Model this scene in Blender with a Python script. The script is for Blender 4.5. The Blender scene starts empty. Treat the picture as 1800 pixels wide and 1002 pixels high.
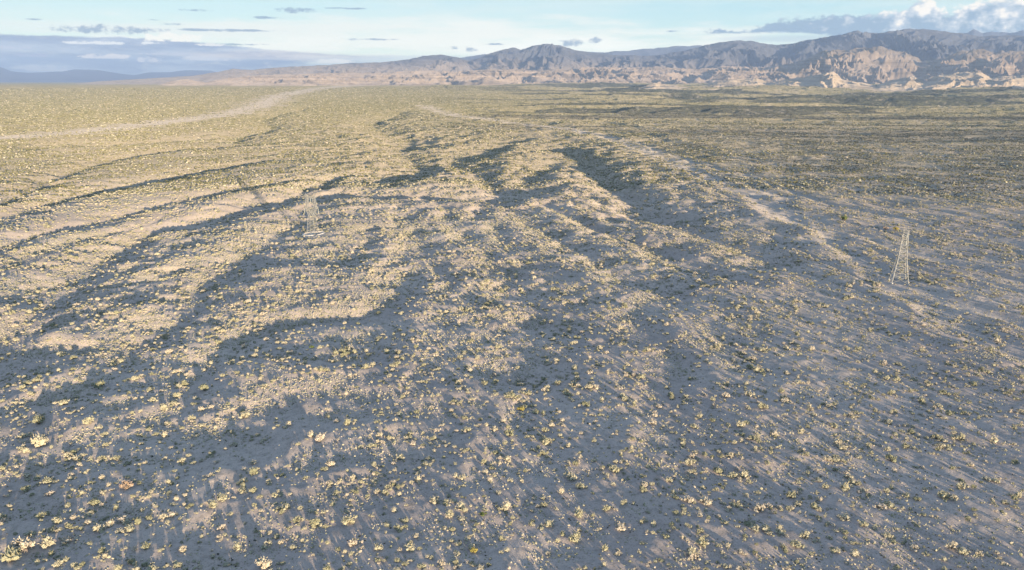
import bpy, bmesh, math, random
import numpy as np
from mathutils import Vector, Matrix

random.seed(7)
rng = np.random.default_rng(11)
S = bpy.context.scene
C = S.collection
R = math.radians

# ------------------------------------------------------------------ camera
CAM_H = 110.0
F_PX = 1334.0
PITCH = math.atan(359.0 / F_PX)
cam_d = bpy.data.cameras.new('camera')
cam_d.sensor_width = 36.0
cam_d.lens = 36.0 * F_PX / 1800.0
cam_d.clip_start = 1.0
cam_d.clip_end = 200000.0
cam = bpy.data.objects.new('camera', cam_d)
cam.location = (0, 0, CAM_H)
cam.rotation_euler = (math.pi / 2 - PITCH, 0, 0)
C.objects.link(cam)
S.camera = cam


def px_dir(x, y):
    x = np.asarray(x, float); y = np.asarray(y, float)
    dx = (x - 900.0) / F_PX; dy = (501.0 - y) / F_PX
    X = dx
    Y = dy * math.sin(PITCH) + math.cos(PITCH)
    Z = dy * math.cos(PITCH) - math.sin(PITCH)
    return X, Y, Z


def px_ground(x, y, z=0.0):
    X, Y, Z = px_dir(x, y)
    t = (CAM_H - z) / (-Z)
    return X * t, Y * t


def px_azel(x, y):
    X, Y, Z = px_dir(x, y)
    return np.arctan2(X, Y), np.arctan2(Z, np.hypot(X, Y))


# ------------------------------------------------------------------ light
SUN_EL = R(4.0)
AZ_ANTI = float(px_azel(170, 142)[0])            # shadows run towards this azimuth
SUN_AZ = AZ_ANTI + math.pi                       # measured from +Y towards +X
SUNV = np.array([math.sin(SUN_AZ) * math.cos(SUN_EL), math.cos(SUN_AZ) * math.cos(SUN_EL), math.sin(SUN_EL)])
sun_d = bpy.data.lights.new('sun', 'SUN')
sun_d.energy = 5.0
sun_d.angle = R(0.53)
sun_d.color = (1.0, 0.80, 0.52)
sun = bpy.data.objects.new('sun', sun_d)
sun.rotation_euler = Vector(SUNV).to_track_quat('Z', 'Y').to_euler()
sun.location = (0, 0, 300)
C.objects.link(sun)

S.view_settings.view_transform = 'Standard'
S.view_settings.look = 'None'
S.view_settings.gamma = 1.0
S.view_settings.use_curve_mapping = False
EXPO = 1.28
S.view_settings.exposure = EXPO
S.render.engine = 'CYCLES'
S.cycles.use_denoising = True
S.cycles.max_bounces = 4
S.cycles.diffuse_bounces = 2
S.cycles.volume_bounces = 0
S.cycles.transparent_max_bounces = 4
SKY_STRENGTH = 0.15
HAZE = 3.8e-5           # scattering per metre of air
HAZE_TOP = 1400.0
HAZE_GLOW = (0.182, 0.222, 0.30)


# node helper -------------------------------------------------------
class NT:
    def __init__(self, tree):
        self.t = tree; self.n = tree.nodes; self.l = tree.links

    def add(self, kind, **props):
        n = self.n.new(kind)
        for k, v in props.items():
            setattr(n, k, v)
        return n

    def put(self, sock, v):
        if isinstance(v, bpy.types.NodeSocket):
            self.l.new(v, sock)
        else:
            sock.default_value = v

    def m(self, op, a, b=None, c=None, clamp=False):
        n = self.n.new('ShaderNodeMath'); n.operation = op; n.use_clamp = clamp
        self.put(n.inputs[0], a)
        if b is not None: self.put(n.inputs[1], b)
        if c is not None: self.put(n.inputs[2], c)
        return n.outputs[0]

    def vm(self, op, a, b=None):
        n = self.n.new('ShaderNodeVectorMath'); n.operation = op
        self.put(n.inputs[0], a)
        if b is not None: self.put(n.inputs[1], b)
        return n.outputs[0]

    def mix(self, f, a, b, typ='MIX'):
        n = self.n.new('ShaderNodeMix'); n.data_type = 'RGBA'; n.blend_type = typ
        self.put(n.inputs[0], f); self.put(n.inputs[6], a); self.put(n.inputs[7], b)
        return n.outputs[2]

    def noise(self, vec, scale, detail=4, rough=0.55, dim='3D', dist=0.0):
        n = self.n.new('ShaderNodeTexNoise'); n.noise_dimensions = dim
        self.put(n.inputs['Vector'], vec)
        n.inputs['Scale'].default_value = scale; n.inputs['Detail'].default_value = detail
        n.inputs['Roughness'].default_value = rough; n.inputs['Distortion'].default_value = dist
        return n.outputs[0]

    def rng(self, v, a, b, c=0.0, d=1.0, smooth=True):
        n = self.n.new('ShaderNodeMapRange'); n.interpolation_type = 'SMOOTHSTEP' if smooth else 'LINEAR'
        self.put(n.inputs[0], v)
        for i, q in enumerate((a, b, c, d)): self.put(n.inputs[i + 1], q)
        return n.outputs[0]


# ------------------------------------------------------------------ world
W = bpy.data.worlds.new('World'); S.world = W; W.use_nodes = True
W.node_tree.nodes.clear()
w = NT(W.node_tree)
sky = w.add('ShaderNodeTexSky', sky_type='NISHITA')
sky.sun_disc = False
sky.sun_elevation = SUN_EL
sky.sun_rotation = SUN_AZ
sky.altitude = 1000.0
sky.air_density = 1.0; sky.dust_density = 0.6; sky.ozone_density = 1.0
tc = w.add('ShaderNodeTexCoord')
sep = w.add('ShaderNodeSeparateXYZ'); w.put(sep.inputs[0], tc.outputs['Generated'])
AZ = w.m('MULTIPLY', w.m('ARCTAN2', sep.outputs[0], sep.outputs[1]), 57.29578)     # degrees, 0 = ahead
EL = w.m('MULTIPLY', w.m('ARCSINE', sep.outputs[2]), 57.29578)


def disp(r, g, b):
    """sRGB as seen in the finished picture -> value to feed the Background"""
    k = SKY_STRENGTH * 2 ** EXPO
    f = lambda c: (c / 255 / 12.92 if c / 255 <= 0.04045 else ((c / 255 + 0.055) / 1.055) ** 2.4)
    return (f(r) / k, f(g) / k, f(b) / k, 1)


def ae(x, y):
    a, e = px_azel(x, y)
    return math.degrees(float(a)), math.degrees(float(e))


cmb = w.add('ShaderNodeCombineXYZ'); w.put(cmb.inputs[0], AZ); w.put(cmb.inputs[1], EL)
V2 = cmb.outputs[0]
def svec(sx, sy, ox=0.0, oy=0.0):
    return w.vm('ADD', w.vm('MULTIPLY', V2, (sx, sy, 0)), (ox, oy, 0))
nA = w.noise(svec(0.16, 1.3), 1.0, 6, 0.6, '2D')            # long streaks
nB = w.noise(svec(0.9, 3.2, 4, 9), 1.0, 5, 0.6, '2D')      # medium wisps
nC = w.noise(svec(1.0, 1.6, 31, 2), 1.5, 8, 0.62, '2D')    # billows
nD = w.noise(svec(0.05, 0.5, 8, 3), 1.0, 4, 0.5, '2D')     # very broad
cA = w.m('SUBTRACT', nA, 0.5); cB = w.m('SUBTRACT', nB, 0.5); cC = w.m('SUBTRACT', nC, 0.5)

# clear air: pale low down, deeper towards the zenith, mixed with the physical sky
t1 = w.rng(EL, 0.0, 9.0, smooth=False); t2 = w.rng(EL, 6.0, 70.0)
clear = w.mix(t1, disp(207, 229, 240), disp(176, 214, 238))
clear = w.mix(t2, clear, disp(170, 192, 250))
right = w.rng(AZ, -20.0, 32.0)
clear = w.mix(w.m('MULTIPLY', right, w.rng(EL, 0.5, 6.0, 0, 0.6)), clear, disp(166, 212, 236))
col = w.mix(0.12, clear, sky.outputs[0])

def blob(x, y, wx, wy, n=None, amp=1.2, soft=0.6):
    a0, e0 = ae(x, y); wa = wx / 23.3; we = wy / 23.3
    da = w.m('MULTIPLY', w.m('SUBTRACT', AZ, a0), 1 / wa)
    de = w.m('MULTIPLY', w.m('SUBTRACT', EL, e0), 1 / we)
    d = w.m('ADD', w.m('MULTIPLY', da, da), w.m('MULTIPLY', de, de))
    v = w.m('SUBTRACT', 1.0, d)
    if n is not None: v = w.m('MULTIPLY_ADD', n, amp, v)
    return w.rng(v, 0.0, soft)

def over(col, mask, c, k=1.0):
    if k != 1.0: mask = w.m('MULTIPLY', mask, k)
    return w.mix(mask, col, c)

# thin white veil, everywhere round the sky, thickest low down
veil = w.m('MULTIPLY', w.rng(w.m('ADD', w.m('MULTIPLY', nD, 0.6), w.m('MULTIPLY', nA, 0.5)), 0.40, 0.72), w.m('SUBTRACT', 1.0, w.rng(EL, 2.5, 14.0)))
col = over(col, veil, disp(226, 238, 240), 0.55)
col = over(col, blob(760, 70, 620, 40, cA, 2.4, 1.1), disp(240, 244, 243), 0.95)
col = over(col, blob(1000, 82, 200, 22, cA, 1.5, 1.2), disp(246, 249, 248), 0.9)
col = over(col, blob(150, 48, 420, 13, cA, 2.0, 1.0), disp(228, 238, 240), 0.75)
col = over(col, blob(520, 50, 320, 14, cA, 2.0, 1.0), disp(234, 240, 240), 0.65)
# blue-grey bank low on the left
_, etop = ae(150, 64); _, etop2 = ae(450, 80)
slope = w.rng(AZ, ae(200, 64)[0], ae(640, 90)[0], etop + 0.02, etop2 - 0.55)
bank = w.rng(w.m('ADD', w.m('SUBTRACT', slope, EL), w.m('MULTIPLY', cB, 0.25)), -0.03, 0.12)
fade = w.m('SUBTRACT', 1.0, w.rng(w.m('ADD', AZ, w.m('MULTIPLY', cA, 22.0)), ae(400, 90)[0], ae(830, 90)[0]))
bankm = w.m('MULTIPLY', bank, fade)
bcol = w.mix(w.rng(cA, -0.15, 0.2), disp(168, 184, 212), disp(188, 202, 224))
bcol = w.mix(w.m('MULTIPLY', w.rng(nB, 0.52, 0.72), w.rng(AZ, -30.0, -8.0, 0.25, 0.8)), bcol, disp(208, 214, 226))
col = over(col, bankm, bcol, 0.96)
col = over(col, blob(520, 99, 190, 10, cA, 2.2, 1.0), disp(214, 214, 224), 0.6)
col = over(col, blob(760, 104, 220, 9, cA, 2.2, 1.0), disp(205, 218, 230), 0.5)
# small dark lens clouds
for (x, y, wx, wy) in [(190, 52, 85, 7), (520, 18, 42, 4.5), (467, 31, 26, 2.2), (345, 18, 30, 2.2), (300, 42, 24, 2.4), (390, 53, 95, 2.6),
                       (650, 69, 50, 2.2), (610, 15, 32, 1.8), (60, 34, 12, 1.6), (268, 35, 11, 1.6), (420, 78, 40, 1.8), (1004, 76, 25, 8),
                       (1047, 71, 18, 5), (828, 87, 14, 5), (800, 84, 10, 3), (870, 78, 20, 1.8), (1180, 55, 18, 1.6)]:
    col = over(col, blob(x, y, wx, wy, cC if wy > 3 else cB, 4.2, 1.3), disp(162, 182, 207), 0.85)
# small bright cumulus standing in the bank
for (x, y, wx, wy, c) in [(306, 67, 44, 8.5, (244, 245, 243)), (176, 76, 50, 3.0, (226, 232, 240)), (262, 76, 12, 2.5, (226, 232, 240)), (375, 79, 22, 3.0, (228, 232, 238)),
                          (188, 100, 36, 4.5, (214, 218, 230)), (262, 106, 13, 5, (208, 214, 228)), (366, 103, 30, 5, (206, 213, 228)), (70, 121, 34, 5.5, (196, 206, 224)),
                          (25, 84, 26, 2.5, (196, 206, 226)), (60, 98, 28, 3, (182, 194, 220)), (300, 95, 40, 2.5, (196, 206, 226)), (590, 108, 34, 4, (226, 230, 236))]:
    a0, e0 = ae(x, y + wy * 0.75)
    flat = w.rng(EL, e0 - 0.03, e0 + 0.05)
    col = over(col, w.m('MULTIPLY', blob(x, y, wx * 1.15, wy * 1.1, cC, 4.0, 0.8), flat), disp(*c), 1.0)
# cumulus bank over the mountains on the right
top = [(1215, 60), (1250, 53), (1290, 50), (1340, 47), (1356, 38), (1400, 33), (1440, 27), (1480, 23), (1550, 22), (1592, 15), (1604, 3), (1622, -4), (1642, 4),
       (1664, 20), (1690, 13), (1715, 3), (1750, -5), (1800, -10), (1900, -30), (2050, 10), (2200, 60)]
fc = w.add('ShaderNodeFloatCurve')
A0, A1, E0, E1 = ae(1215, 60)[0], ae(2200, 60)[0], 2.5, 8.0
cv = fc.mapping.curves[0]
ptsn = [((ae(x, y)[0] - A0) / (A1 - A0), (ae(x, y)[1] - E0) / (E1 - E0)) for x, y in top]
cv.points[0].location = ptsn[0]; cv.points[1].location = ptsn[-1]
for p in ptsn[1:-1]: cv.points.new(*p)
for p in cv.points: p.handle_type = 'AUTO'
fc.mapping.update()
w.put(fc.inputs['Value'], w.m('MULTIPLY', w.m('SUBTRACT', AZ, A0), 1 / (A1 - A0)))
topE = w.m('MULTIPLY_ADD', fc.outputs[0], E1 - E0, E0)
vor = w.add('ShaderNodeTexVoronoi'); vor.voronoi_dimensions = '2D'; vor.feature = 'SMOOTH_F1'
w.put(vor.inputs['Vector'], w.vm('ADD', svec(1.0, 1.35), w.vm('MULTIPLY', cmb.outputs[0], (0, 0, 0))))
vor.inputs['Scale'].default_value = 0.62; vor.inputs['Detail'].default_value = 3.0; vor.inputs['Roughness'].default_value = 0.6
vd = vor.outputs['Distance']
puff = w.m('SUBTRACT', 0.5, vd)
gap = w.m('ADD', w.m('SUBTRACT', topE, EL), 0.16)
edge = w.m('ADD', w.m('MULTIPLY_ADD', puff, 0.55, gap), w.m('MULTIPLY', cC, 0.9))
body = w.rng(edge, -0.06, 0.26)
baseE = ae(1300, 58)[1]
drop = w.m('MULTIPLY', w.rng(AZ, ae(1380, 40)[0], ae(1560, 40)[0]), 0.6)
body = w.m('MULTIPLY', body, w.rng(w.m('ADD', w.m('ADD', EL, drop), w.m('MULTIPLY', cB, 0.3)), baseE - 0.10, baseE + 0.10))
body = w.m('MULTIPLY', body, w.m('MULTIPLY', w.rng(AZ, A0, A0 + 1.2), w.m('SUBTRACT', 1.0, w.rng(AZ, A1 - 5, A1))))
col = over(col, blob(1420, 67, 150, 7, cA, 1.5, 1.0), disp(186, 203, 222), 0.5)
lightp = w.m('ADD', w.m('MULTIPLY', puff, 1.0), w.m('MULTIPLY', cC, 0.9))
lightp = w.m('ADD', lightp, w.rng(EL, baseE, baseE + 2.2, -0.25, 0.40, smooth=False))
lightp = w.m('MULTIPLY_ADD', w.rng(AZ, ae(1380, 40)[0], ae(1640, 40)[0]), 0.55, lightp)
ccol = w.mix(w.rng(lightp, -0.2, 0.4), disp(164, 186, 211), disp(206, 217, 231))
ccol = w.mix(w.rng(lightp, 0.22, 0.62), ccol, disp(250, 246, 243))
col = over(col, body, ccol, 0.97)
# the sky stands behind the haze: what the air between adds and takes is allowed for
elc = w.m('MAXIMUM', w.m('SINE', w.m('MULTIPLY', EL, 0.0174533)), 0.001)
Lp = w.m('MINIMUM', w.m('DIVIDE', HAZE_TOP - CAM_H, elc), 46000.0)
T_ = w.m('EXPONENT', w.m('MULTIPLY', Lp, -HAZE))
air = tuple(v / SKY_STRENGTH for v in HAZE_GLOW)
sc1 = w.add('ShaderNodeVectorMath', operation='SCALE'); sc1.inputs[0].default_value = air; w.put(sc1.inputs['Scale'], w.m('SUBTRACT', 1.0, T_))
d1 = w.vm('SUBTRACT', col, sc1.outputs[0])
sc2 = w.add('ShaderNodeVectorMath', operation='SCALE'); w.put(sc2.inputs[0], d1); w.put(sc2.inputs['Scale'], w.m('DIVIDE', 1.0, T_))
col = w.vm('MAXIMUM', sc2.outputs[0], (0.02, 0.04, 0.08))
bg = w.add('ShaderNodeBackground')
w.put(bg.inputs[0], col); bg.inputs[1].default_value = SKY_STRENGTH
wo = w.add('ShaderNodeOutputWorld'); w.l.new(bg.outputs[0], wo.inputs[0])
W.cycles.sampling_method = 'MANUAL'; W.cycles.sample_map_resolution = 256


# ------------------------------------------------------------------ numpy noise
def _hash(ix, iy, seed):
    h = (ix.astype(np.int64) * 374761393 + iy.astype(np.int64) * 668265263 + seed * 1274126177) & 0xFFFFFFFF
    h = ((h ^ (h >> 13)) * 1103515245) & 0xFFFFFFFF
    h = ((h ^ (h >> 16)) * 2654435761) & 0xFFFFFFFF
    h = h ^ (h >> 15)
    return (h & 0xFFFFFF).astype(np.float64) / 0xFFFFFF


def vnoise(x, y, seed=0):
    """gradient noise, about -1..1"""
    ix = np.floor(x); iy = np.floor(y)
    fx = x - ix; fy = y - iy
    ux = fx * fx * fx * (fx * (fx * 6 - 15) + 10); uy = fy * fy * fy * (fy * (fy * 6 - 15) + 10)
    def g(ax, ay, dx, dy):
        a = _hash(ix + ax, iy + ay, seed) * (2 * math.pi)
        return np.cos(a) * dx + np.sin(a) * dy
    n00 = g(0, 0, fx, fy); n10 = g(1, 0, fx - 1, fy)
    n01 = g(0, 1, fx, fy - 1); n11 = g(1, 1, fx - 1, fy - 1)
    a = n00 + (n10 - n00) * ux; b = n01 + (n11 - n01) * ux
    return (a + (b - a) * uy) * 1.5


def fbm(x, y, seed=0, octv=4, gain=0.5):
    s = 0; a = 1.0; t = 0
    for i in range(octv):
        s = s + a * vnoise(x + i * 17.3, y - i * 9.1, seed + i); t += a
        a *= gain; x = x * 2.03; y = y * 2.03
    return s / t


def ridged(x, y, seed=0, octv=5, gain=0.5):
    s = 0; a = 1.0; t = 0; wgt = 1.0
    for i in range(octv):
        n = 1 - np.abs(vnoise(x + i * 7.7, y + i * 3.1, seed + i))
        n = n * n * wgt
        wgt = np.clip(n * 1.6, 0, 1)
        s = s + a * n; t += a
        a *= gain; x = x * 2.05; y = y * 2.05
    return s / t


def sst(x, a, b):
    t = np.clip((x - a) / (b - a), 0, 1)
    return t * t * (3 - 2 * t)


# ------------------------------------------------------------------ relief
def poly_dist(px, py, pts):
    """distance to a polyline, its signed side (+ = away from the sun) and 0..1 position along it"""
    best = np.full(px.shape, 1e18); side = np.zeros(px.shape); along = np.zeros(px.shape)
    seg = [math.hypot(pts[i + 1][0] - pts[i][0], pts[i + 1][1] - pts[i][1]) for i in range(len(pts) - 1)]
    tot = sum(seg); acc = 0
    ax_, ay_ = math.sin(AZ_ANTI), math.cos(AZ_ANTI)
    for i in range(len(pts) - 1):
        x0, y0 = pts[i]; x1, y1 = pts[i + 1]
        dx, dy = x1 - x0, y1 - y0
        L2 = dx * dx + dy * dy
        t = np.clip(((px - x0) * dx + (py - y0) * dy) / L2, 0, 1)
        ex = px - (x0 + t * dx); ey = py - (y0 + t * dy)
        d2 = ex * ex + ey * ey
        nx, ny = -dy, dx
        if nx * ax_ + ny * ay_ < 0: nx, ny = -nx, -ny
        sd = ex * nx + ey * ny
        m = d2 < best
        best = np.where(m, d2, best); side = np.where(m, sd, side)
        along = np.where(m, (acc + t * seg[i]) / tot, along)
        acc += seg[i]
    return np.sqrt(best), side, along


# draws and gullies of the broken upland: (points, depth, half width in m); the spurs are what is left between them
DRAWS = [
    ([(-160, 760), (0, 596), (60, 548), (100, 508), (150, 468), (200, 434), (260, 406), (320, 392), (400, 372), (460, 357), (520, 340), (560, 320), (600, 304), (650, 296)], 5.0, 22),
    ([(500, 348), (560, 343), (620, 336), (700, 338), (800, 341), (880, 343), (915, 335), (960, 322), (1010, 320)], 5.6, 30),
    ([(700, 342), (712, 372), (730, 405), (742, 440), (728, 480), (690, 520), (620, 560), (560, 562), (480, 572), (400, 598), (338, 628), (322, 690), (318, 780), (330, 900)], 3.0, 14),
    ([(560, 348), (530, 385), (500, 405), (455, 428), (420, 452), (370, 490), (330, 520), (300, 560), (262, 590), (225, 625), (150, 680), (60, 705), (-100, 740)], 3.5, 16),
    ([(330, 520), (300, 490), (290, 465)], 2.2, 14),
    ([(225, 625), (180, 590), (120, 570)], 1.6, 12),
    ([(600, 470), (640, 445), (690, 440)], 1.6, 16),
    ([(960, 250), (1005, 262), (1042, 292), (1085, 320), (1130, 356), (1200, 396)], 8.0, 40),
    ([(895, 340), (868, 322), (842, 300), (800, 282), (790, 262)], 5.5, 32),
    ([(915, 335), (935, 305), (970, 285), (985, 262), (940, 250)], 5.5, 32),
    ([(640, 336), (680, 308), (730, 300), (745, 286), (705, 262), (722, 244), (682, 232), (650, 213), (690, 203), (705, 192)], 7.5, 38),
    ([(745, 286), (800, 278), (860, 262), (900, 240)], 5.5, 34),
    ([(600, 304), (640, 300), (690, 306)], 4.0, 30),
    ([(885, 345), (930, 385), (965, 405), (1010, 430), (1100, 478), (1210, 520)], 3.6, 15),
    ([(940, 345), (985, 366), (1080, 408), (1180, 446), (1300, 492)], 3.6, 14),
    ([(1000, 330), (1040, 345), (1120, 368), (1200, 393), (1310, 430), (1430, 482)], 3.6, 15),
    ([(742, 440), (780, 470), (820, 525), (880, 600), (940, 690)], 2.6, 13),
    ([(790, 390), (835, 425), (885, 475), (950, 540), (1020, 610)], 2.9, 14),
    ([(840, 345), (850, 372), (880, 410), (905, 440), (950, 480)], 2.6, 14),
    ([(770, 345), (785, 372), (800, 400), (830, 430)], 2.4, 13),
    ([(1080, 480), (1160, 520), (1260, 580), (1380, 660)], 1.2, 9),
    ([(960, 470), (1060, 530), (1160, 600), (1260, 690)], 1.3, 10),
    ([(640, 395), (655, 420), (668, 455)], 2.2, 13),
    ([(590, 760), (520, 715), (450, 712), (420, 760), (430, 850), (450, 1020)], 1.7, 11),
    ([(420, 760), (330, 780), (318, 780)], 1.2, 9),
    ([(690, 520), (620, 640), (600, 720)], 1.0, 12),
    ([(60, 705), (70, 800), (40, 900)], 1.6, 12),
    ([(225, 790), (215, 850), (150, 930), (60, 1010)], 1.3, 9),
    # thin gullies and low breaks out on the plain to the left
    ([(-60, 372), (0, 348), (50, 326), (100, 304), (200, 275), (300, 261), (400, 256), (430, 252)], 6.0, 17),
    ([(430, 252), (412, 244), (420, 234), (455, 229), (476, 222), (464, 208), (490, 198), (540, 188)], 8.0, 30),
    ([(-60, 402), (0, 376), (60, 356), (130, 340), (200, 326), (280, 311), (350, 298), (420, 286), (480, 280)], 4.6, 20),
    ([(55, 262), (90, 250), (140, 248), (160, 254), (230, 250), (300, 246), (400, 236)], 5.5, 20),
    ([(-60, 462), (0, 430), (80, 405), (170, 388), (230, 372), (330, 346), (450, 325), (520, 312)], 2.8, 14),
    ([(-60, 500), (40, 452), (140, 418), (210, 402)], 1.8, 12),
    ([(-60, 320), (40, 290), (120, 270), (200, 266)], 1.5, 18),
    ([(90, 290), (110, 268), (130, 262)], 2.0, 15),
]
DRAW_W = [([tuple(float(v) for v in px_ground(x, y)) for x, y in pts], h, wd) for pts, h, wd in DRAWS]
# lit crests standing a little proud: (points, height, width of sunny face, width of shaded face)
CRESTS = [
    ([(1036, 258), (1075, 286), (1110, 316), (1150, 345)], 5.0, 50, 22),
    ([(1300, 350), (1340, 385), (1400, 400), (1450, 430), (1480, 450)], 2.2, 11, 9),
    ([(1500, 492), (1545, 512), (1600, 545), (1650, 575)], 1.9, 9, 8),
    ([(1540, 400), (1590, 412), (1650, 425)], 1.4, 14, 8),
    ([(770, 540), (800, 535), (850, 555)], 1.6, 20, 12),
    ([(400, 662), (440, 648), (520, 645), (580, 655)], 1.4, 20, 9),
    ([(1660, 610), (1720, 622), (1800, 645)], 1.2, 9, 7),
    ([(100, 762), (170, 745), (250, 750)], 1.0, 14, 7),
    ([(60, 598), (130, 560), (200, 542), (270, 540)], 1.7, 22, 10),
    ([(430, 525), (480, 480), (550, 462)], 1.6, 24, 10),
    ([(560, 655), (640, 646), (740, 650)], 1.4, 22, 8),
    ([(20, 660), (90, 640), (150, 648)], 1.3, 14, 7),
    ([(330, 850), (400, 818), (480, 830)], 1.1, 13, 6),
    ([(540, 850), (620, 833), (700, 850)], 1.1, 13, 6),
    ([(60, 880), (150, 862), (230, 880)], 0.9, 10, 5),
    ([(340, 700), (380, 690), (410, 715)], 1.2, 12, 6),
    ([(180, 830), (240, 812), (300, 825)], 0.9, 9, 5),
    ([(780, 690), (860, 680), (940, 700)], 0.9, 16, 8),
    ([(640, 760), (720, 745), (800, 760)], 0.9, 13, 7),
    ([(560, 935), (640, 925), (720, 940)], 0.8, 9, 5),
    ([(750, 170), (775, 163), (810, 168)], 16.0, 260, 120),
]
CREST_W = [([tuple(float(v) for v in px_ground(x, y)) for x, y in pts], h, wf, wb) for pts, h, wf, wb in CRESTS]

# sandy washes and pale tracks: (points, half width in m)
WASHES = [
    ([(-200, 252), (0, 242), (150, 231), (300, 214), (400, 200), (455, 187), (490, 175), (560, 166), (660, 160)], 26),
    ([(740, 186), (800, 204), (900, 215), (1000, 226), (1080, 245), (1140, 268), (1220, 300), (1300, 330), (1345, 352), (1390, 385),
      (1460, 415), (1500, 455), (1560, 500), (1640, 555), (1740, 605), (1900, 660)], 11),
    ([(1345, 352), (1420, 385), (1500, 410), (1600, 440), (1700, 468), (1850, 520)], 7),
    ([(1310, 322), (1380, 345), (1372, 375), (1345, 362), (1325, 340)], 9),
    ([(1040, 240), (1120, 250), (1180, 272), (1300, 306), (1420, 345), (1560, 380), (1820, 430)], 5),
    ([(1400, 385), (1480, 430), (1540, 470), (1600, 500), (1700, 540), (1860, 590)], 6),
    ([(1200, 282), (1320, 285), (1433, 291), (1567, 299), (1700, 309), (1860, 326)], 3),
    ([(870, 700), (905, 740), (930, 800), (960, 860), (1010, 930), (1080, 1010)], 1.3),
]
WASH_W = [([tuple(float(v) for v in px_ground(x, y)) for x, y in pts], hw) for pts, hw in WASHES]

ax, ay = math.sin(AZ_ANTI), math.cos(AZ_ANTI)


def wash_mask(x, y):
    out = np.zeros(x.shape)
    wx = x + fbm(x / 60, y / 60, 90, 3) * 14; wy = y + fbm(x / 60, y / 60, 95, 3) * 14
    for pts, hw in WASH_W:
        xs = [p[0] for p in pts]; ys = [p[1] for p in pts]
        m = (x > min(xs) - 300) & (x < max(xs) + 300) & (y > min(ys) - 300) & (y < max(ys) + 300)
        if not m.any(): continue
        r = np.hypot(x[m], y[m])
        d, _, _ = poly_dist(wx[m] if hw > 2 else x[m], wy[m] if hw > 2 else y[m], pts)
        h = hw * np.clip(r / 800, 1.0, 4.5) if hw > 6 else hw
        h = h * (0.9 + 1.1 * fbm(x[m] / 70, y[m] / 70, 98, 2))
        pt = 0.65 + 0.35 * sst(fbm(x[m] / 60, y[m] / 110, 99, 4) + 0.12, -0.05, 0.2) if 3 < hw < 12 else 1.0
        out[m] = np.maximum(out[m], (1 - sst(d, h * 0.2, h * 1.7 + 0.6)) * (0.85 if hw > 2 else 0.45) * pt)
    # small braided rills of bare sand
    q = R(-14); u = x * math.sin(q) + y * math.cos(q); v = x * math.cos(q) - y * math.sin(q)
    n = np.abs(fbm(u / 420 + 3, v / 60, 61, 3))
    out = np.maximum(out, (1 - sst(n, 0.0, 0.05)) * 0.6 * sst(x, 40, 200))
    return out


def rise(r, azm):
    return 70 * sst(r, 2900, 8300) * (0.9 + 0.1 * sst(azm, -0.22, 0.30))


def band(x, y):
    """long shade bands of the right hand plain put into colour, with darker scrub"""
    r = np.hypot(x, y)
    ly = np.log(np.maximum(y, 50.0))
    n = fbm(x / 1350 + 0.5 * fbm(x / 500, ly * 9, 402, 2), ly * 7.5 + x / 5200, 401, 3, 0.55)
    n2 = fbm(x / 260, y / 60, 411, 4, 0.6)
    return np.clip(sst(n + 0.08 * n2, 0.0, 0.07) * sst(np.arctan2(x, y), -0.16, 0.10) * sst(r, 1300, 2200) + 0.5 * sst(n2, 0.0, 0.25) * sst(x, 130, 420) * sst(r, 500, 900) * (1 - sst(r, 1300, 2200)), 0, 1)


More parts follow.
